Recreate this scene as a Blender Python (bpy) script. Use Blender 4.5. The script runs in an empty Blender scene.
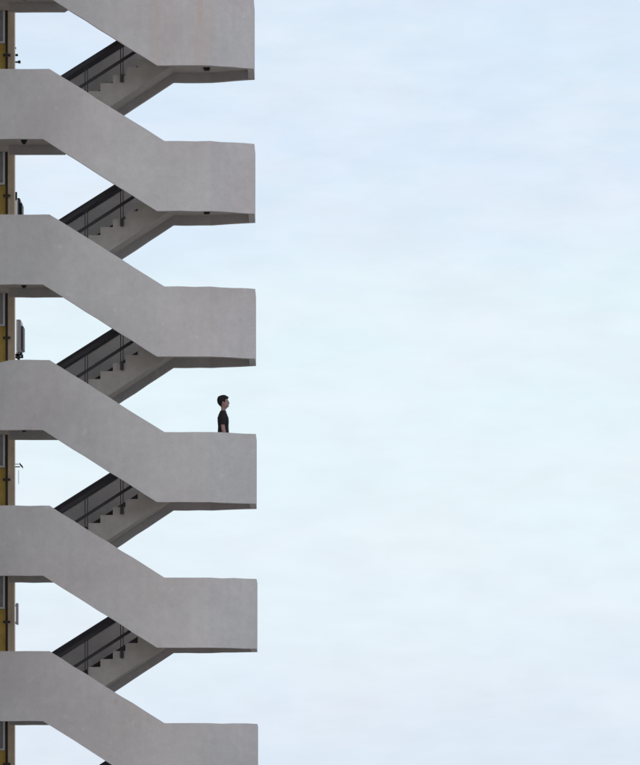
import bpy, bmesh, math, random
from mathutils import Vector, Matrix
random.seed(7)
R = math.radians
sc = bpy.context.scene
C = sc.collection

# ------------------------------------------------------------------ camera
L, F, HY, EYE = 113.0, 5876.0, 915.0, 1.6      # distance, focal in px, eye line row, eye height
cam_d = bpy.data.cameras.new('camera')
cam = bpy.data.objects.new('camera', cam_d); C.objects.link(cam)
cam.location = (0, -L, EYE); cam.rotation_euler = (R(90), 0, 0)
cam_d.sensor_fit = 'HORIZONTAL'; cam_d.sensor_width = 36
cam_d.lens = F/640*36
cam_d.shift_y = (HY-382.5)/640
cam_d.clip_start = 1; cam_d.clip_end = 6000
sc.camera = cam
sc.render.resolution_x = 857; sc.render.resolution_y = 1024

# ------------------------------------------------------------------ world: thin bright overcast
SUN_EL, SUN_AZ = 42.0, -28.0                    # azimuth from -y (behind the camera) towards +x
w = bpy.data.worlds.new('World'); sc.world = w; w.use_nodes = True
nt = w.node_tree; nt.nodes.clear()
def N(nt, t, **kw):
    n = nt.nodes.new(t)
    for k, v in kw.items(): setattr(n, k, v)
    return n
out = N(nt, 'ShaderNodeOutputWorld'); bg = N(nt, 'ShaderNodeBackground')
sky = N(nt, 'ShaderNodeTexSky', sky_type='NISHITA', sun_disc=False)
sky.sun_elevation = R(SUN_EL); sky.sun_rotation = R(180-SUN_AZ)
sky.air_density = 1.0; sky.dust_density = 2.0; sky.ozone_density = 1.5
tc = N(nt, 'ShaderNodeTexCoord')
sep = N(nt, 'ShaderNodeSeparateXYZ'); nt.links.new(tc.outputs['Generated'], sep.inputs[0])
ramp = N(nt, 'ShaderNodeValToRGB')             # pale cloud sheet, bluer overhead
cr = ramp.color_ramp
cr.elements[0].position = 0.0; cr.elements[0].color = (.71, .80, .92, 1)
cr.elements[1].position = 1.0; cr.elements[1].color = (.90, .93, 1.0, 1)
for p, c in ((.03, (.73, .82, .93)), (.05, (.78, .88, .955)), (.075, (.785, .90, .955)), (.105, (.765, .89, .95)),
             (.128, (.70, .81, .945)), (.145, (.69, .815, .94)), (.165, (.66, .76, .92)), (.3, (.72, .78, .92))):
    e = cr.elements.new(p); e.color = (*c, 1)
mpw = N(nt, 'ShaderNodeMapping'); mpw.inputs['Scale'].default_value = (10, 10, 30)
nt.links.new(tc.outputs['Generated'], mpw.inputs[0])
nz = N(nt, 'ShaderNodeTexNoise'); nz.inputs['Scale'].default_value = 1.6; nz.inputs['Detail'].default_value = 6
nz.inputs['Roughness'].default_value = .55
nt.links.new(mpw.outputs[0], nz.inputs['Vector'])
wob = N(nt, 'ShaderNodeMath', operation='MULTIPLY_ADD'); wob.inputs[1].default_value = .05
nt.links.new(nz.outputs['Fac'], wob.inputs[0]); 
zoff = N(nt, 'ShaderNodeMath', operation='SUBTRACT'); zoff.inputs[1].default_value = .025
nt.links.new(sep.outputs['Z'], zoff.inputs[0]); nt.links.new(zoff.outputs[0], wob.inputs[2])
nt.links.new(wob.outputs[0], ramp.inputs[0])
nz2 = N(nt, 'ShaderNodeTexNoise'); nz2.inputs['Scale'].default_value = 9; nz2.inputs['Detail'].default_value = 8
nt.links.new(mpw.outputs[0], nz2.inputs['Vector'])
mr = N(nt, 'ShaderNodeMapRange'); mr.inputs[1].default_value = .3; mr.inputs[2].default_value = .7
mr.inputs[3].default_value = 1.02*10; mr.inputs[4].default_value = 1.075*10
nt.links.new(nz2.outputs['Fac'], mr.inputs[0])
nz3 = N(nt, 'ShaderNodeTexNoise'); nz3.inputs['Scale'].default_value = 2.6; nz3.inputs['Detail'].default_value = 9; nz3.inputs['Roughness'].default_value = .68
of3 = N(nt, 'ShaderNodeVectorMath', operation='ADD'); of3.inputs[1].default_value = (5, 3, 8)
nt.links.new(mpw.outputs[0], of3.inputs[0]); nt.links.new(of3.outputs[0], nz3.inputs['Vector'])
m3 = N(nt, 'ShaderNodeMapRange'); m3.inputs[1].default_value = .45; m3.inputs[2].default_value = .68; m3.inputs[4].default_value = .45
nt.links.new(nz3.outputs['Fac'], m3.inputs[0])
hue = N(nt, 'ShaderNodeMix', data_type='RGBA'); hue.inputs[7].default_value = (.84, .865, .93, 1)
nt.links.new(m3.outputs[0], hue.inputs[0]); nt.links.new(ramp.outputs[0], hue.inputs[6])
vs = N(nt, 'ShaderNodeVectorMath', operation='SCALE')
nt.links.new(hue.outputs[2], vs.inputs[0]); nt.links.new(mr.outputs[0], vs.inputs['Scale'])
mx = N(nt, 'ShaderNodeMix', data_type='RGBA'); mx.inputs[0].default_value = .93
nt.links.new(sky.outputs[0], mx.inputs[6]); nt.links.new(vs.outputs[0], mx.inputs[7])
nt.links.new(mx.outputs[2], bg.inputs[0]); bg.inputs[1].default_value = .1
nt.links.new(bg.outputs[0], out.inputs[0])

# ------------------------------------------------------------------ sun, soft behind cloud
sd = bpy.data.lights.new('sun', 'SUN'); sd.energy = .75; sd.angle = R(36); sd.color = (1, .96, .91)
so = bpy.data.objects.new('sun', sd); C.objects.link(so)
dirv = Vector((math.cos(R(SUN_EL))*math.sin(R(SUN_AZ)), -math.cos(R(SUN_EL))*math.cos(R(SUN_AZ)), math.sin(R(SUN_EL))))
so.rotation_euler = dirv.to_track_quat('Z', 'Y').to_euler(); so.location = dirv*200
sc.view_settings.view_transform = 'Standard'; sc.view_settings.look = 'None'
sc.view_settings.exposure = 0; sc.view_settings.gamma = 1; sc.view_settings.use_curve_mapping = False

# ------------------------------------------------------------------ helpers
def X(px): return (px-320)/52.0               # front-plane column -> metres
def Z(py): return EYE+(HY-py)/52.0            # front-plane row -> metres
def at(px, py, d):                            # a point seen at px,py standing d metres behind the front plane
    s = (L+d)/F
    return Vector(((px-320)*s, d, EYE+(HY-py)*s))

def mat(name, col, rough=.85, var=.12, scale=1.5, streak=0, col2=None, bump=.15, fine=25, metal=0, patch=0, flecks=0, stain=None):
    m = bpy.data.materials.new(name); m.use_nodes = True
    t = m.node_tree; b = t.nodes['Principled BSDF']
    b.inputs['Roughness'].default_value = rough; b.inputs['Metallic'].default_value = metal
    g = N(t, 'ShaderNodeNewGeometry')
    a = N(t, 'ShaderNodeTexNoise'); a.inputs['Scale'].default_value = scale; a.inputs['Detail'].default_value = 7
    a.inputs['Roughness'].default_value = .6
    t.links.new(g.outputs['Position'], a.inputs['Vector'])
    mr = N(t, 'ShaderNodeMapRange'); mr.inputs[1].default_value = .3; mr.inputs[2].default_value = .7
    mr.inputs[3].default_value = 1-var; mr.inputs[4].default_value = 1+var
    t.links.new(a.outputs['Fac'], mr.inputs[0])
    base = N(t, 'ShaderNodeMix', data_type='RGBA'); base.inputs[6].default_value = (*col, 1)
    base.inputs[7].default_value = (*(col2 or col), 1)
    a2 = N(t, 'ShaderNodeTexNoise'); a2.inputs['Scale'].default_value = scale*.7; a2.inputs['Detail'].default_value = 4
    off = N(t, 'ShaderNodeVectorMath', operation='ADD'); off.inputs[1].default_value = (31, 17, 5)
    t.links.new(g.outputs['Position'], off.inputs[0]); t.links.new(off.outputs[0], a2.inputs['Vector'])
    mr2 = N(t, 'ShaderNodeMapRange'); mr2.inputs[1].default_value = .42; mr2.inputs[2].default_value = .66
    t.links.new(a2.outputs['Fac'], mr2.inputs[0]); t.links.new(mr2.outputs[0], base.inputs[0])
    sc1 = N(t, 'ShaderNodeVectorMath', operation='SCALE')
    t.links.new(base.outputs[2], sc1.inputs[0]); t.links.new(mr.outputs[0], sc1.inputs['Scale'])
    cur = sc1.outputs[0]
    if streak:                                 # rain streaks running down the plaster
        mp = N(t, 'ShaderNodeMapping'); mp.inputs['Scale'].default_value = (7, 7, .35)
        t.links.new(g.outputs['Position'], mp.inputs[0])
        s = N(t, 'ShaderNodeTexNoise'); s.inputs['Scale'].default_value = 1; s.inputs['Detail'].default_value = 5
        t.links.new(mp.outputs[0], s.inputs['Vector'])
        m3 = N(t, 'ShaderNodeMapRange'); m3.inputs[1].default_value = .35; m3.inputs[2].default_value = .7
        m3.inputs[3].default_value = 1+streak*.5; m3.inputs[4].default_value = 1-streak
        t.links.new(s.outputs['Fac'], m3.inputs[0])
        v = N(t, 'ShaderNodeVectorMath', operation='SCALE')
        t.links.new(cur, v.inputs[0]); t.links.new(m3.outputs[0], v.inputs['Scale']); cur = v.outputs[0]
    if patch:                                  # patch repairs and scuffs: small pale and dark flecks
        p = N(t, 'ShaderNodeTexNoise'); p.inputs['Scale'].default_value = 6; p.inputs['Detail'].default_value = 9
        p.inputs['Roughness'].default_value = .7
        t.links.new(off.outputs[0], p.inputs['Vector'])
        m4 = N(t, 'ShaderNodeMapRange'); m4.inputs[1].default_value = .35; m4.inputs[2].default_value = .65
        m4.inputs[3].default_value = 1-patch; m4.inputs[4].default_value = 1+patch
        t.links.new(p.outputs['Fac'], m4.inputs[0])
        v = N(t, 'ShaderNodeVectorMath', operation='SCALE')
        t.links.new(cur, v.inputs[0]); t.links.new(m4.outputs[0], v.inputs['Scale']); cur = v.outputs[0]
    if flecks:                                 # sparse pale chips and a few rusty scuffs
        for seed, lo, tint in (((3, 9, 4), .70, (.66, .64, .62)), ((13, 2, 8), .715, (.36, .31, .30))):
            o2 = N(t, 'ShaderNodeVectorMath', operation='ADD'); o2.inputs[1].default_value = seed
            t.links.new(g.outputs['Position'], o2.inputs[0])
            q = N(t, 'ShaderNodeTexNoise'); q.inputs['Scale'].default_value = 4.2; q.inputs['Detail'].default_value = 4
            t.links.new(o2.outputs[0], q.inputs['Vector'])
            mq = N(t, 'ShaderNodeMapRange'); mq.inputs[1].default_value = lo-.03; mq.inputs[2].default_value = lo+.03; mq.inputs[4].default_value = .28
            t.links.new(q.outputs['Fac'], mq.inputs[0])
            mm = N(t, 'ShaderNodeMix', data_type='RGBA'); mm.inputs[7].default_value = (*tint, 1)
            t.links.new(mq.outputs[0], mm.inputs[0]); t.links.new(cur, mm.inputs[6]); cur = mm.outputs[2]
        oi = N(t, 'ShaderNodeObjectInfo')
        mo = N(t, 'ShaderNodeMapRange'); mo.inputs[3].default_value = .96; mo.inputs[4].default_value = 1.04
        t.links.new(oi.outputs['Random'], mo.inputs[0])
        v = N(t, 'ShaderNodeVectorMath', operation='SCALE')
        t.links.new(cur, v.inputs[0]); t.links.new(mo.outputs[0], v.inputs['Scale']); cur = v.outputs[0]
    if stain:                                  # rust-pink runs at given x centres
        sx = N(t, 'ShaderNodeSeparateXYZ'); t.links.new(g.outputs['Position'], sx.inputs[0])
        for x0, hw, amt in stain:
            d = N(t, 'ShaderNodeMath', operation='SUBTRACT'); d.inputs[1].default_value = x0; t.links.new(sx.outputs[0], d.inputs[0])
            ab = N(t, 'ShaderNodeMath', operation='ABSOLUTE'); t.links.new(d.outputs[0], ab.inputs[0])
            mq = N(t, 'ShaderNodeMapRange', interpolation_type='SMOOTHSTEP'); mq.inputs[1].default_value = hw; mq.inputs[2].default_value = 0; mq.inputs[3].default_value = 0; mq.inputs[4].default_value = amt
            t.links.new(ab.outputs[0], mq.inputs[0])
            mp = N(t, 'ShaderNodeMapping'); mp.inputs['Scale'].default_value = (11, 11, .8); t.links.new(g.outputs['Position'], mp.inputs[0])
            q = N(t, 'ShaderNodeTexNoise'); q.inputs['Scale'].default_value = 1; q.inputs['Detail'].default_value = 8; q.inputs['Roughness'].default_value = .75; t.links.new(mp.outputs[0], q.inputs['Vector'])
            qm = N(t, 'ShaderNodeMapRange'); qm.inputs[1].default_value = .36; qm.inputs[2].default_value = .66; t.links.new(q.outputs['Fac'], qm.inputs[0])
            mu = N(t, 'ShaderNodeMath', operation='MULTIPLY'); t.links.new(mq.outputs[0], mu.inputs[0]); t.links.new(qm.outputs[0], mu.inputs[1])
            mm = N(t, 'ShaderNodeMix', data_type='RGBA'); mm.inputs[7].default_value = (.50, .36, .30, 1)
            t.links.new(mu.outputs[0], mm.inputs[0]); t.links.new(cur, mm.inputs[6]); cur = mm.outputs[2]
    t.links.new(cur, b.inputs['Base Color'])
    if bump:
        f = N(t, 'ShaderNodeTexNoise'); f.inputs['Scale'].default_value = fine; f.inputs['Detail'].default_value = 6
        t.links.new(g.outputs['Position'], f.inputs['Vector'])
        bp = N(t, 'ShaderNodeBump'); bp.inputs['Strength'].default_value = bump; bp.inputs['Distance'].default_value = .01
        t.links.new(f.outputs['Fac'], bp.inputs['Height']); t.links.new(bp.outputs[0], b.inputs['Normal'])
    return m

M = dict(
    plaster=mat('painted_plaster', (.482, .467, .458), var=.10, scale=.6, streak=.02, col2=(.49, .45, .44), patch=.05, bump=.4, flecks=1),
    soffit=mat('soffit_plaster', (.50, .455, .42), var=.08, scale=2, patch=.08),
    inner=mat('inner_plaster', (.36, .31, .30), var=.08, scale=2, patch=.06),
    step=mat('step_concrete', (.46, .42, .39), var=.08, scale=2.5, patch=.08),
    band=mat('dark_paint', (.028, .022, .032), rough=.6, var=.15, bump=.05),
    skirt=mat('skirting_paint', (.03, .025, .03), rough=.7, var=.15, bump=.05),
    metal=mat('railing_paint', (.016, .012, .016), rough=.5, var=.1, bump=0),
    yellow=mat('ochre_paint', (.72, .50, .13), var=.15, scale=2, streak=.12, patch=.1),
    tan=mat('tan_column_paint', (.72, .58, .43), var=.1, scale=2, streak=.15, patch=.08),
    grey=mat('grey_wall_paint', (.28, .28, .30), var=.08, scale=2, streak=.1),
    white=mat('white_paint', (.75, .75, .76), var=.04, rough=.6, bump=0),
    cream=mat('cream_wall_paint', (.72, .68, .60), var=.1, scale=1, streak=.1, patch=.06),  # kept pale so the added side block bounces more light
    curtain=mat('grey_curtain', (.42, .42, .45), var=.15, scale=6),
    glass=mat('window_glass', (.10, .11, .13), rough=.08, var=.05, bump=0),
    grille=mat('grille_grey', (.14, .13, .15), rough=.6, var=.05, bump=0),
    casing=mat('grey_casing', (.55, .53, .55), rough=.5, var=.06, bump=0),
    black=mat('black_plastic', (.012, .012, .014), rough=.5, var=.1, bump=0),
    pipe=mat('pipe_paint', (.06, .045, .035), rough=.6, var=.15, bump=0),
    ground=mat('ground_paving', (.33, .315, .29), var=.15, scale=.3, patch=.1, fine=8),
    skin=mat('skin', (.30, .175, .155), rough=.6, var=.03, bump=0),
    hair=mat('hair', (.004, .003, .004), rough=.85, var=.1, scale=40, bump=.4, fine=120),
    shirt=mat('dark_shirt_cloth', (.008, .007, .010), rough=.95, var=.1, scale=20, bump=.3, fine=60),
    jeans=mat('dark_trouser_cloth', (.02, .022, .032), rough=.95, var=.1, scale=20, bump=.3, fine=60),
    shoe=mat('shoe_rubber', (.05, .05, .05), rough=.7, var=.05, bump=0),
    eye=mat('eye_dark', (.02, .015, .012), rough=.2, var=0, bump=0),
    lip=mat('lip_skin', (.22, .09, .08), rough=.5, var=0, bump=0),
)

M['stained'] = mat('rust_streaked_plaster', (.50, .485, .48), var=.08, scale=.6, streak=.03, col2=(.50, .455, .45), patch=.05, bump=.4, flecks=1,
    stain=[((157-320)/52, .22, .5), ((171-320)/52, .12, .3), ((199-320)/52, .14, .7), ((209-320)/52, .2, .3)])

def link(name, bm, m, parent=None, smooth=False):
    bmesh.ops.remove_doubles(bm, verts=bm.verts, dist=1e-5)
    bmesh.ops.recalc_face_normals(bm, faces=bm.faces)
    me = bpy.data.meshes.new(name); bm.to_mesh(me); bm.free()
    me.materials.append(m)
    if smooth:
        for p in me.polygons: p.use_smooth = True
    o = bpy.data.objects.new(name, me); C.objects.link(o)
    if parent:
        o.parent = parent
        o.matrix_parent_inverse = Matrix.Translation(-parent.location)
    return o
def empty(name, loc, label, cat, group=None):
    o = bpy.data.objects.new(name, None); C.objects.link(o); o.location = loc; o.empty_display_size = .3
    return tag(o, label, cat, group)
def tag(o, label, cat, group=None):
    o['label'] = label; o['category'] = cat
    if group: o['group'] = group
    return o
def box(bm, x0, x1, y0, y1, z0, z1):
    v = [bm.verts.new((x, y, z)) for x in (x0, x1) for y in (y0, y1) for z in (z0, z1)]
    for f in ((0,1,3,2), (4,6,7,5), (0,4,5,1), (2,3,7,6), (0,2,6,4), (1,5,7,3)):
        bm.faces.new([v[i] for i in f])
def prism_xz(bm, pts, y0, y1):                # side profile swept in depth
    a = [bm.verts.new((x, y0, z)) for x, z in pts]; b = [bm.verts.new((x, y1, z)) for x, z in pts]
    bm.faces.new(a); bm.faces.new(b[::-1]); n = len(pts)
    for i in range(n): bm.faces.new((a[i], b[i], b[(i+1) % n], a[(i+1) % n]))
def prism_xy(bm, pts, z0, z1):
    a = [bm.verts.new((x, y, z0)) for x, y in pts]; b = [bm.verts.new((x, y, z1)) for x, y in pts]
    bm.faces.new(a); bm.faces.new(b[::-1]); n = len(pts)
    for i in range(n): bm.faces.new((a[i], b[i], b[(i+1) % n], a[(i+1) % n]))
def bar(bm, p, q, wy, hz):                    # a straight flat bar, wy deep, hz tall (vertical measure)
    p, q = Vector(p), Vector(q); vs = []
    for c in (p, q):
        for sy, sz in ((-1,-1), (1,-1), (1,1), (-1,1)):
            vs.append(bm.verts.new((c.x, c.y+sy*wy/2, c.z+sz*hz/2)))
    bm.faces.new(vs[0:4]); bm.faces.new(vs[4:8][::-1])
    for i in range(4): bm.faces.new((vs[i], vs[4+i], vs[4+(i+1) % 4], vs[(i+1) % 4]))
def tube(bm, pts, r, seg=10):
    pts = [Vector(p) for p in pts]; rings = []
    for i, p in enumerate(pts):
        d = (pts[min(i+1, len(pts)-1)]-pts[max(i-1, 0)]).normalized()
        u = d.orthogonal().normalized() if i == 0 else (u-d*u.dot(d)).normalized()
        v = d.cross(u); rr = r[i] if isinstance(r, (list, tuple)) else r
        rings.append([bm.verts.new(p+(u*math.cos(a)+v*math.sin(a))*rr) for a in [2*math.pi*k/seg for k in range(seg)]])
    for a, b in zip(rings, rings[1:]):
        for k in range(seg): bm.faces.new((a[k], a[(k+1) % seg], b[(k+1) % seg], b[k]))
    bm.faces.new(rings[0][::-1]); bm.faces.new(rings[-1])

def wall_strip(bm, st, t):
    """st: stations (x, y, zb, zt) along a plan path; thickness t towards the left of travel."""
    P = [Vector((s[0], s[1])) for s in st]; n = len(P); inn = []
    for i in range(n):
        d0 = (P[i]-P[i-1]).normalized() if i else (P[1]-P[0]).normalized()
        d1 = (P[i+1]-P[i]).normalized() if i < n-1 else d0
        n0 = Vector((-d0.y, d0.x)); n1 = Vector((-d1.y, d1.x)); m = (n0+n1).normalized()
        inn.append(P[i]+m*(t/m.dot(n0)))
    rows = []
    for i, s in enumerate(st):
        rows.append([bm.verts.new((P[i].x, P[i].y, s[2])), bm.verts.new((P[i].x, P[i].y, s[3])),
                     bm.verts.new((inn[i].x, inn[i].y, s[3])), bm.verts.new((inn[i].x, inn[i].y, s[2]))])
    for a, b in zip(rows, rows[1:]):
        for k in range(4): bm.faces.new((a[k], a[(k+1) % 4], b[(k+1) % 4], b[k]))
    bm.faces.new(rows[0]); bm.faces.new(rows[-1][::-1])

wr = random.Random(11)
def wobble(st):                                # hand-floated plaster: edges a few millimetres out of true
    o = [st[0]]
    for a, b in zip(st, st[1:]):
        n = max(1, int(math.hypot(b[0]-a[0], b[1]-a[1])/.22))
        for i in range(1, n+1):
            f = i/n; p = [a[j]+(b[j]-a[j])*f for j in range(4)]
            if i < n: p[2] += wr.uniform(-.006, .006); p[3] += wr.uniform(-.008, .008)
            o.append(tuple(p))
    return o

# ------------------------------------------------------------------ the ground
bm = bmesh.new(); S = 3000
bm.faces.new([bm.verts.new(p) for p in ((-S,-S,0), (S,-S,0), (S,S,0), (-S,S,0))])
g = link('ground', bm, M['ground']); g['kind'] = 'structure'

# ------------------------------------------------------------------ the staircase
T = .12
D = 2.4                                        # full depth
LIP = 9.2                                      # parapet skirt below the soffit, in rows
RISE, RUN = 72.75/9, 12.6
def yL(k): return 69+145.5*(k-1)
stair = empty('staircase', (X(110), 1.2, 0),
              'tall open grey concrete staircase zigzagging up the left side against the sky', 'staircase')
XL = -38.9                                      # left end of the landings, beyond the frame
def endx(k): return 253.4+.0048*(yL(k)+107)
FLOORS = {}

def clampline(x, x0, y0, x1, y1):
    if x <= x0: return y0
    if x >= x1: return y1
    return y0+(y1-y0)*(x-x0)/(x1-x0)

def rail(k, y, a, b, yl, yr, parent):
    """near-side railing of one flight; a,b inner corner line ends (px,row), low/high."""
    rl = bpy.data.objects.new('railing', None); C.objects.link(rl)
    rl.parent = parent; rl.matrix_parent_inverse = Matrix.Translation(-parent.location)
    rl.location = (X((a[0]+b[0])/2), y, Z((a[1]+b[1])/2))
    def ln(x, h): return Vector((X(x), y, Z(a[1]+(b[1]-a[1])*(x-a[0])/(b[0]-a[0])-h)))
    return rl, ln

def sub(name, bm, m, parent_obj, worldloc):
    bmesh.ops.recalc_face_normals(bm, faces=bm.faces)
    me = bpy.data.meshes.new(name); bm.to_mesh(me); bm.free(); me.materials.append(m)
    o = bpy.data.objects.new(name, me); C.objects.link(o); o.parent = parent_obj
    o.matrix_parent_inverse = Matrix.Translation(-worldloc)
    return o

for k in range(-2, 8):
    y = yL(k); ex = endx(k); last = (k == 7)
    fl, fr = y+45.5, y+118.25                  # floor rows left / right landing
    sl, sr = y+70-LIP, y+142-LIP
    # front parapet: left landing, flight, right landing, bent end
    bm = bmesh.new(); st = []
    for px in (XL, 0, 43, 49.5, 157, 164.5, 210):
        zt = clampline(px, 49.5, y, 164.5, y+72); zb = clampline(px, 43, y+70, 157, y+142)
        if k == 3 and px < 43: 
            zt = y + (2.5 if px == 0 else 20)
        if k == 3 and px == 0:
            st.append((X(0), 0, Z(zb), Z(zt))); st.append((X(10), 0, Z(zb), Z(y))); continue
        st.append((X(px), 0, Z(zb), Z(zt)))
    st += [(X(ex), .44, Z(y+142), Z(y+72)), (X(ex), 1.96, Z(y+142), Z(y+72))]
    st = wobble(st)
    wall_strip(bm, st, T)
    link('front_parapet', bm, M['stained' if k == 0 else 'plaster'], stair)
    # back parapet: right landing, flight down to the next left landing
    if not last:
        bm = bmesh.new(); y2 = y+145.5; st = [(X(ex), 1.96, Z(y+142), Z(y+72)), (X(210), D, Z(y+142), Z(y+72))]
        for px in (170.6, 156.3, 59.5, 40, 2.5):
            zb = clampline(px, 59.5, y2+70, 170.6, y+142); zt = clampline(px, 40, y2, 156.3, y+72)
            st.append((X(px), D, Z(zb), Z(zt)))
        wall_strip(bm, wobble(st), T)
        bp_ = link('back_parapet', bm, M['plaster'], stair)
        # dark painted band along the top of its inner face
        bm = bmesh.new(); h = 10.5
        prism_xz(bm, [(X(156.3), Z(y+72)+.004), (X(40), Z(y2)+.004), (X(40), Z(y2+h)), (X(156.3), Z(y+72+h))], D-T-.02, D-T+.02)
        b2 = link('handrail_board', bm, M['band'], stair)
    else:
        bm = bmesh.new()
        st = [(X(ex), 1.96, Z(y+142), Z(y+72)), (X(210), D, Z(y+142), Z(y+72)), (X(166), D, Z(y+142), Z(y+72))]
        wall_strip(bm, st, T); link('back_parapet', bm, M['plaster'], stair)
    # landings
    ix = X(ex)-T
    bm = bmesh.new(); th = math.atan2(.44, X(ex)-X(210)); ch = T*math.tan(th/2)
    yy = T+(ix-(X(210)-ch))*math.tan(th)
    prism_xy(bm, [(X(166), T), (X(210)-ch, T), (ix, yy), (ix, D-yy), (X(210)-ch, D-T), (X(170.6), D-T), (X(170.6), 1.25), (X(166), 1.25)],
             Z(sr), Z(fr))
    link('landing', bm, M['soffit'], stair)
    bm = bmesh.new()
    prism_xy(bm, [(X(XL), T), (X(43), T), (X(43), 1.25), (X(47.6), 1.25), (X(47.6), D-T), (X(2.5), D-T), (X(2.5), 3.28), (X(XL), 3.28)],
             Z(sl), Z(fl))
    link('landing', bm, M['soffit'], stair)
    # front flight
    pts = [(X(43), Z(fl))]
    x, yy = 65.2, fl
    for j in range(9):
        pts += [(X(x), Z(yy)), (X(x), Z(yy+RISE))]; yy += RISE; x += RUN
    pts += [(X(166), Z(sr)), (X(157+3.6), Z(sr)), (X(157), Z(sr+2.3)), (X(43), Z(sl+2.3))]
    bm = bmesh.new(); prism_xz(bm, pts, T, 1.15); link('stair_flight', bm, M['step'], stair)
    def make_rail(yc, a, b, posts, side):
        o = bpy.data.objects.new('railing', None); C.objects.link(o)
        o.location = (X((a[0]+b[0])/2), yc, Z((a[1]+b[1])/2)); wl = o.location.copy()
        o.parent = stair; o.matrix_parent_inverse = Matrix.Translation(-stair.location)
        def ln(x, h): return Vector((X(x), yc, Z(a[1]+(b[1]-a[1])*(x-a[0])/(b[0]-a[0])-h)))
        bm = bmesh.new(); bar(bm, ln(a[0]-3, 37.5), ln(b[0]+3, 37.5), .05, .085); sub('top_rail', bm, M['metal'], o, wl)
        bm = bmesh.new(); bar(bm, ln(a[0]-3, 17), ln(b[0]+3, 17), .03, .07); sub('middle_rail', bm, M['metal'], o, wl)
        for px in posts:
            bm = bmesh.new(); p0 = ln(px, -4); p1 = ln(px, 36)
            for dx in (-.024, .024):
                box(bm, p0.x+dx-.008, p0.x+dx+.008, yc-.02, yc+.02, p0.z, p1.z)
            box(bm, p0.x-.034, p0.x+.034, yc-.024, yc+.024, p0.z-.02, p0.z+.13)
            sub('post', bm, M['metal'], o, wl)
    make_rail(1.175, (65.2, fl+7), (166, fr+7), (83, 119, 155), 1)
    # back flight
    if not last:
        fl2, sl2 = yL(k+1)+45.5, yL(k+1)+70-LIP
        pts = [(X(170.6), Z(sr)), (X(170.6), Z(fr))]
        x, yy = 148.4, fr
        for j in range(9):
            pts += [(X(x), Z(yy)), (X(x), Z(yy+RISE))]; yy += RISE; x -= RUN
        pts += [(X(47.6), Z(sl2)), (X(59.5), Z(sl2))]
        bm = bmesh.new(); prism_xz(bm, pts, 1.25, D-T); link('stair_flight', bm, M['step'], stair)
        # painted skirting on the far wall
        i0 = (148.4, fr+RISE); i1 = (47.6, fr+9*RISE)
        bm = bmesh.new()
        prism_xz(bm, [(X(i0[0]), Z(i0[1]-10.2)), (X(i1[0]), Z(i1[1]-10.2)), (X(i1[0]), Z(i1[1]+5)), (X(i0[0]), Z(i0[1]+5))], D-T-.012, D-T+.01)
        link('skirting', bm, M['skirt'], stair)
        make_rail(1.225, (47.6, fr+9*RISE), (148.4, fr+RISE), (47.6, 83.8, 119.8), -1)

# ------------------------------------------------------------------ lamps under the landings
def lamp(x, d, row, wd, hang, label, taper):
    o = empty('ceiling_lamp', (x, d, Z(row)), label, 'lamp', 'dark lamps under the stair landings')
    bm = bmesh.new(); z = Z(row)
    box(bm, x-wd/2, x+wd/2, d-.09, d+.09, z-.03, z-.001); link('base', bm, M['black'], o)
    bm = bmesh.new(); tube(bm, [(x, d, z-.03), (x, d, z-.03-(hang-.03)*.5), (x, d, z-hang)], [wd*.46, wd*.42, wd*taper], 14)
    link('lamp_shade', bm, M['black'], o, True)
ordn = ['topmost', 'second highest', 'third highest', 'fourth highest']
where = ['at the top edge of the photo', 'above the dark box on the building edge', 'above the grey air conditioner', 'above the thin bracket on the building edge']
for i, k in enumerate((0, 1, 2, 3)):
    lamp(X(20.8), 1.25, yL(k)+70-LIP, .13, .115, 'small dark lamp under the left landing %s' % where[i], .2)
for i, k in enumerate((0, 1)):
    lamp(X(205.2), 1.56, yL(k)+142-LIP, .13, .055, 'small dark lamp under the %s right landing' % ('highest' if i == 0 else 'second highest'), .4)

# ------------------------------------------------------------------ apartment block behind on the left
BD = 3.3; sB = L/(L+BD)
def bx(px): return at(px, 0, BD).x
def bz(py): return at(0, py, BD).z
XR = bx(14.4); ROW = 145.5/52.0
bl = empty('apartment_block', (XR-2, BD+4, 0), 'ochre and tan apartment block seen edge on at the far left behind the stairs', 'building')
top = Z(yL(-3)-40)
bm = bmesh.new(); box(bm, bx(7.9), XR, BD, BD+.35, 0, top)
link('column', bm, M['tan'], bl)
bm = bmesh.new(); prism_xy(bm, [(XR-.03, BD+.351), (XR-.03-.09*10, BD+10.35), (XR-1.4, BD+10.35), (XR-.5, BD+.351)], 0, top); link('side_wall', bm, M['grey'], bl)
# the wing added out of view left of the frame to shade the stair's left half; the landings run into it
WX = X(-39)
bm = bmesh.new(); box(bm, WX-9, WX, -5.2, BD+.099, 0, top); link('shading_wing', bm, M['cream'], bl)
for k in range(-3, 7):  # invented windows on the front of the added block
    for wx in (WX-6.6, WX-4.0):
        zc = Z(yL(k)+20)
        f_ = bmesh.new(); box(f_, wx-.75, wx+.75, -5.26, -5.202, zc-.6, zc+.6); f = link('window', f_, M['white'], bl)
        bm = bmesh.new(); box(bm, wx-.69, wx-.03, -5.275, -5.262, zc-.54, zc+.54); box(bm, wx+.03, wx+.69, -5.275, -5.262, zc-.54, zc+.54)
        p = sub('pane', bm, M['glass'], f, Vector((0, 0, 0))); p.matrix_parent_inverse = Matrix.Identity(4)
bm = bmesh.new(); box(bm, XR-9, XR-1.41, BD+1.7, BD+10.3, 0, top); link('wall', bm, M['grey'], bl)
bm = bmesh.new(); prism_xy(bm, [(WX-9.2, -5.4), (WX+.2, -5.4), (WX+.2, BD-.2), (XR+.1, BD-.2), (XR-.8, BD+10.5), (WX-9.2, BD+10.5)], top+.003, top+.3); link('roof', bm, M['grey'], bl)
z185 = bz(184.8)
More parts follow.
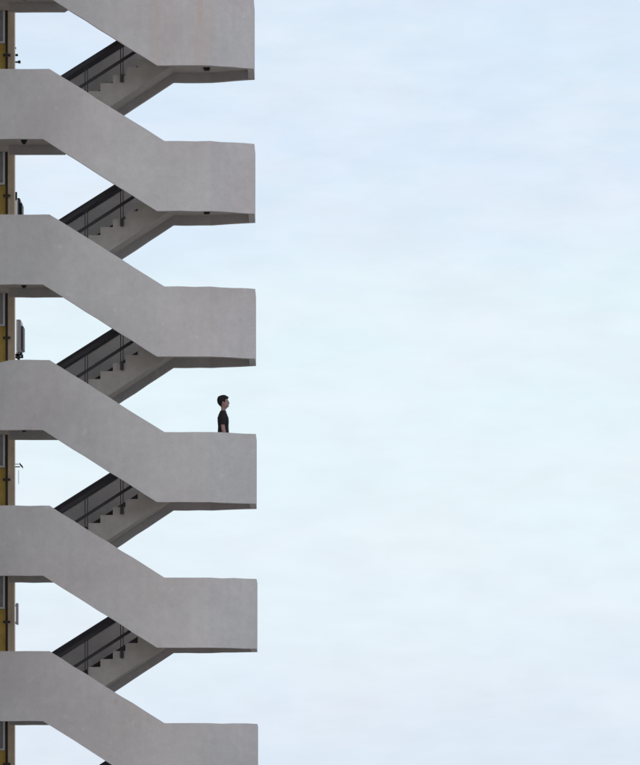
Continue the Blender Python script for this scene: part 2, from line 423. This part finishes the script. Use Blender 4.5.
for k in range(-3, 7):
    zt = z185 - k*ROW + ROW                    # top of ochre wall of this storey
    if k == 6: z0 = .0
    else: z0 = zt-1.45
    z0 = max(z0, 0)
    bm = bmesh.new(); box(bm, WX+.002, bx(7.9)-.002, BD+.10, BD+.25, z0, zt)
    link('balcony_wall', bm, M['yellow'], bl)
    # floor slab behind
    bm = bmesh.new(); box(bm, WX+.002, XR-.66, BD+.251, BD+1.69, zt-1.12, zt-.98); link('floor_slab', bm, M['soffit'], bl)
    wz1 = min(zt+ROW-1.46, top-.05)
    if k > -3 or True:
        # window over the wall: white frame standing in for a bright gap of sky, grey curtained pane
        fr_ = bmesh.new(); xr = bx(5.0); fw = .042
        box(fr_, xr-fw, xr, BD-.01, BD+.095, zt+.003, wz1)
        box(fr_, xr-.62, xr-fw, BD-.01, BD+.095, wz1-fw, wz1)
        box(fr_, xr-.62, xr-fw, BD-.01, BD+.095, zt+.003, zt+fw)
        box(fr_, xr-.62-fw, xr-.62, BD-.01, BD+.095, zt+.003, wz1)
        f = link('window', fr_, M['white'], bl)
        bm = bmesh.new(); box(bm, xr-.62, xr-fw, BD+.05, BD+.06, zt+fw, wz1-fw)
        p = sub('pane', bm, M['curtain'], f, Vector((0, 0, 0)))
        p.matrix_parent_inverse = Matrix.Identity(4)

dp = empty('drainpipe', (bx(6.5), BD-.03, 0), 'thin dark drainpipe running down the tan column of the building', 'pipe')
bm = bmesh.new(); tube(bm, [(bx(6.6), BD+.03, 0), (bx(6.6), BD+.03, top)], .022, 10); link('pipe', bm, M['pipe'], dp, True)
for py in (55.5, 196, 338, 479.8, 622, 764):
    c = at(6.8, py, BD)
    bm = bmesh.new(); box(bm, c.x-.075, c.x+.07, BD-.04, BD-.002, c.z-.02, c.z+.025); box(bm, c.x-.03, c.x+.02, BD-.07, BD-.04, c.z-.04, c.z+.04)
    link('pipe_clamp', bm, M['pipe'], dp)

# things fixed to the side of the block
def ac(px0, px1, py0, py1, d, m, mfan, label, cap):
    a = at(px0, py1, d); b = at(px1, py0, d)
    o = empty('air_conditioner', (a.x, d, a.z), label, 'air conditioner', 'air conditioners on the building side')
    w_ = b.x-a.x; h_ = b.z-a.z
    bm = bmesh.new(); box(bm, a.x+.02, a.x+w_*.7, d, d+.75, a.z+h_*.16, b.z-h_*(.0 if cap else .16))
    bmesh.ops.bevel(bm, geom=bm.edges[:], offset=.012, segments=2, affect='EDGES'); link('casing', bm, m, o)
    bm = bmesh.new(); box(bm, a.x+w_*.7+.002, b.x, d+.03, d+.7, a.z+h_*.2, b.z-h_*.14)
    bmesh.ops.bevel(bm, geom=bm.edges[:], offset=.02, segments=3, affect='EDGES'); link('fan_grille', bm, mfan, o)
    for dy in (.12, .6):
        bm = bmesh.new(); box(bm, XR-.14, a.x+w_*.8, d+dy, d+dy+.05, a.z+h_*.06, a.z+h_*.06+.035)
        box(bm, a.x+.01, a.x+.06, d+dy, d+dy+.05, a.z-.01, a.z+h_*.155)
        box(bm, a.x+w_*.55, a.x+w_*.8, d+dy+.001, d+dy+.049, a.z+h_*.06+.036, a.z+h_*.155); link('bracket', bm, M['black'], o)
    bm = bmesh.new(); tube(bm, [(a.x+.04, d-.03, a.z+h_*.1), (a.x+.04, d-.03, b.z-.05), (a.x+.03, d+.05, b.z-.01)], .014, 8)
    link('pipe', bm, M['white'] if cap else M['black'], o, True)
ac(15.3, 23.2, 319.5, 357.5, 3.7, M['casing'], M['grille'], 'grey air conditioner on brackets on the building side above the third visible left landing', True)
ac(15.3, 22.0, 198.0, 226, 3.7, M['black'], M['black'], 'black box unit on the building side half hidden behind the second left landing', True)
# pipe stub rising by the black unit
def poly_thing(name, label, cat, boxes, m, d, group=None, deep=.08):
    bm = bmesh.new()
    for (x0, y0, x1, y1) in boxes:
        a = at(x0, y1, d); b = at(x1, y0, d)
        box(bm, a.x, b.x, d, d+deep, a.z, b.z)
    o = link(name, bm, m); return tag(o, label, cat, group)
poly_thing('vent_pipe', 'short black pipe end rising beside the black box unit on the building edge', 'pipe', [(14.2, 192, 17, 200), (14.2, 200, 15.6, 214)], M['black'], 3.9)
# bracket with a tilted head
bm = bmesh.new(); a = at(14, 466.8, 4.0); b = at(20, 466.8, 4.0)
bar(bm, (XR-.16, 4, a.z), (b.x, 4, a.z), .03, .02); bar(bm, (XR-.16, 4, a.z+.055), (b.x-.02, 4, a.z+.055), .03, .012)
p = at(19.5, 463.6, 4.0); q = at(23, 467.6, 4.0); bar(bm, p, q, .06, .045)
tube(bm, [at(18.6, 470, 4.02), at(18.6, 484, 4.02)], .005, 6)
tag(link('laundry_bracket', bm, M['black']), 'thin black bracket with a tilted tip sticking out of the building edge against the sky', 'bracket')
# little pole holders at the top
for i, (x0, y0, x1, y1, wd) in enumerate(((14, 47.6, 16.1, 49, 'smallest dark peg, topmost of three on the building edge'),
                                   (14, 54.4, 18, 56.2, 'short dark peg, middle one of three on the building edge'),
                                   (14, 61, 20.6, 63.4, 'longest dark peg, lowest of three on the building edge'))):
    bm = bmesh.new(); a = at(x0, (y0+y1)/2, 4.0); b = at(x1, (y0+y1)/2, 4.0); h = (y1-y0)/50.5
    tube(bm, [(XR-.16, 4, a.z), (b.x-.03, 4, a.z)], h*.35, 8); box(bm, b.x-.05, b.x, 3.97, 4.03, a.z-h/2, a.z+h*.6)
    tag(link('pole_holder', bm, M['black']), wd, 'peg', 'dark pegs on the building edge')
# slim plate
bm = bmesh.new(); a = at(15.8, 624, 4.0); b = at(18.0, 603, 4.0)
box(bm, a.x, b.x, 4.0, 4.3, a.z, b.z); box(bm, XR-.14, a.x, 4.05, 4.1, b.z-.06, b.z-.03); box(bm, XR-.14, a.x, 4.05, 4.1, a.z+.01, a.z+.05)
tag(link('meter_box', bm, M['casing']), 'slim dark plate fixed on the building side above the lowest full left landing', 'box')

# ------------------------------------------------------------------ the person
k = 3; fz = Z(yL(k)+118.25); PD = .8
px_ = at(223.3, 0, PD).x
per = Vector((px_, PD, fz-.0)); 
def ell(bm, c, r, seg=16, rot=None):
    m = Matrix.Translation(c) @ (rot or Matrix.Identity(4)) @ Matrix.Diagonal((*r, 1))
    bmesh.ops.create_uvsphere(bm, u_segments=seg, v_segments=seg//2+2, radius=1, matrix=m)
def loft(bm, rings, seg=20):                   # rings: (cx, cy, cz, rx, ry)
    rr = []
    for cx, cy, cz, rx, ry in rings:
        rr.append([bm.verts.new((cx+rx*math.cos(a), cy+ry*math.sin(a), cz)) for a in [2*math.pi*i/seg for i in range(seg)]])
    for a, b in zip(rr, rr[1:]):
        for i in range(seg): bm.faces.new((a[i], a[(i+1) % seg], b[(i+1) % seg], b[i]))
    bm.faces.new(rr[0][::-1]); bm.faces.new(rr[-1])
def finish(name, bm, m, parent, vox, sm=4):
    bmesh.ops.recalc_face_normals(bm, faces=bm.faces)
    me = bpy.data.meshes.new(name); bm.to_mesh(me); bm.free(); me.materials.append(m)
    o = bpy.data.objects.new(name, me); C.objects.link(o)
    o.parent = parent
    md = o.modifiers.new('remesh', 'REMESH'); md.mode = 'VOXEL'; md.voxel_size = vox; md.use_smooth_shade = True
    if sm:
        s = o.modifiers.new('smooth', 'SMOOTH'); s.iterations = sm; s.factor = .5
    return o
# local coordinates: facing +x, z from the floor, arms along y
body = bmesh.new()
HC = 1.535                                      # head centre
loft(body, [(.018, 0, 1.40, .045, .045), (.020, 0, 1.425, .052, .05), (.022, 0, 1.445, .078, .058), (.020, 0, 1.47, .088, .066),
            (.012, 0, 1.50, .094, .072), (.004, 0, 1.535, .100, .076), (-.004, 0, 1.57, .100, .076), (-.008, 0, 1.60, .093, .070),
            (-.010, 0, 1.628, .070, .054), (-.010, 0, 1.645, .035, .028)])
ell(body, (.108, 0, 1.513), (.020, .012, .014)); ell(body, (.101, 0, 1.53), (.012, .009, .028))     # nose
ell(body, (.097, 0, 1.478), (.013, .022, .012)); ell(body, (.088, 0, 1.447), (.018, .022, .014))   # lips, chin
ell(body, (.088, 0, 1.556), (.014, .05, .010))                                                     # brow
for s in (-1, 1):
    ell(body, (-.004, s*.078, 1.518), (.017, .008, .030))                                          # ears
loft(body, [(-.006, 0, 1.28, .045, .060), (-.003, 0, 1.34, .043, .050), (.0, 0, 1.385, .043, .048), (.006, 0, 1.46, .047, .05)])  # neck
loft(body, [(0, 0, .80, .095, .15), (.0, 0, .90, .10, .155), (0, 0, 1.02, .088, .13), (-.002, 0, 1.15, .090, .140),
            (-.006, 0, 1.22, .086, .155), (-.008, 0, 1.28, .062, .150), (-.006, 0, 1.315, .040, .09)])
for s in (-1, 1):
    tube(body, [(-.01, s*.15, 1.315), (-.014, s*.185, 1.295), (-.018, s*.20, 1.2), (-.016, s*.208, 1.05), (-.004, s*.215, .98), (.03, s*.218, .85), (.045, s*.218, .80)],
         [.036, .042, .044, .040, .038, .034, .027], 14)
    ell(body, (.055, s*.218, .765), (.036, .016, .045))                                            # palm
    for f, (dx, ln_) in enumerate(((.085, .062), (.066, .070), (.046, .066), (.028, .052))):
        tube(body, [(dx-.003, s*.218, .745), (dx+.002, s*.216, .745-ln_*.55), (dx+.0, s*.208, .745-ln_*.85), (dx-.004, s*.2, .745-ln_)],
             [.009, .0085, .008, .007], 8)
    tube(body, [(.078, s*.214, .785), (.104, s*.206, .765), (.112, s*.2, .735)], [.011, .010, .008], 8)
    tube(body, [(0, s*.085, .86), (.0, s*.088, .70), (.004, s*.09, .48), (-.012, s*.092, .36), (-.012, s*.094, .20), (-.006, s*.095, .085)],
         [.088, .080, .056, .055, .044, .035], 16)
    loft(body, [(.045, s*.1, .02, .12, .042), (.04, s*.1, .045, .115, .04), (.02, s*.098, .075, .07, .037), (-.004, s*.096, .11, .038, .036)])
ob = finish('person', body, M['skin'], None, .0065, 3)
ob.location = per; ob.rotation_euler = (0, 0, R(3))
tag(ob, 'short haired person in a dark short sleeved shirt facing right, standing behind the landing parapet', 'person')
# hair
bm = bmesh.new()
loft(bm, [(-.040, 0, 1.452, .018, .045), (-.050, 0, 1.475, .034, .060), (-.055, 0, 1.51, .055, .078), (-.044, 0, 1.545, .074, .086), (-.026, 0, 1.575, .096, .090),
          (-.014, 0, 1.605, .104, .086), (-.008, 0, 1.632, .094, .072), (-.002, 0, 1.655, .070, .052), (.004, 0, 1.672, .034, .026)])
ell(bm, (.068, 0, 1.625), (.036, .055, .024))
for s in (-1, 1): ell(bm, (.012, s*.074, 1.555), (.026, .012, .032))
rnd = random.Random(3)
for i in range(46):
    a = rnd.uniform(0, 2*math.pi); e = rnd.uniform(.15, 1.3)
    c = Vector((-.012+.1*math.cos(a)*math.cos(e), .08*math.sin(a)*math.cos(e), 1.595+.062*math.sin(e)))
    ell(bm, c, (rnd.uniform(.012, .022), .012, .011), 8)
finish('hair', bm, M['hair'], ob, .006, 2)
# eyes and lips
for s in (-1, 1):
    bm = bmesh.new(); ell(bm, (.0905, s*.031, 1.538), (.010, .012, .009), 12); finish_o = link('eye', bm, M['eye'], None, True); finish_o.parent = ob
bm = bmesh.new(); ell(bm, (.1065, 0, 1.482), (.006, .018, .0035), 10); ell(bm, (.1055, 0, 1.474), (.006, .016, .004), 10)
lo = link('lips', bm, M['lip'], None, True); lo.parent = ob
# shirt
bm = bmesh.new()
loft(bm, [(0, 0, .84, .118, .17), (0, 0, .95, .110, .162), (0, 0, 1.06, .103, .15), (-.002, 0, 1.16, .110, .162),
          (-.006, 0, 1.23, .108, .178), (-.008, 0, 1.295, .084, .178), (-.006, 0, 1.342, .064, .12), (-.001, 0, 1.372, .056, .064)])
for s in (-1, 1):
    tube(bm, [(-.01, s*.13, 1.315), (-.014, s*.182, 1.298), (-.018, s*.203, 1.20), (-.018, s*.211, 1.085)], [.046, .056, .060, .058], 14)
finish('shirt', bm, M['shirt'], ob, .007, 3)
bm = bmesh.new()
loft(bm, [(0, 0, .78, .108, .165), (0, 0, .87, .112, .166), (0, 0, .93, .106, .158)])
for s in (-1, 1):
    tube(bm, [(0, s*.085, .86), (.0, s*.090, .70), (.004, s*.092, .48), (-.008, s*.094, .36), (-.006, s*.095, .20), (0, s*.096, .075)],
         [.098, .092, .072, .068, .060, .056], 16)
finish('trousers', bm, M['jeans'], ob, .009, 3)
for s in (-1, 1):
    bm = bmesh.new()
    loft(bm, [(.045, s*.1, .0, .135, .050), (.045, s*.1, .03, .135, .052), (.04, s*.1, .058, .125, .048), (.018, s*.098, .088, .08, .045), (-.004, s*.096, .105, .05, .044)])
    finish('shoe', bm, M['shoe'], ob, .007, 2)
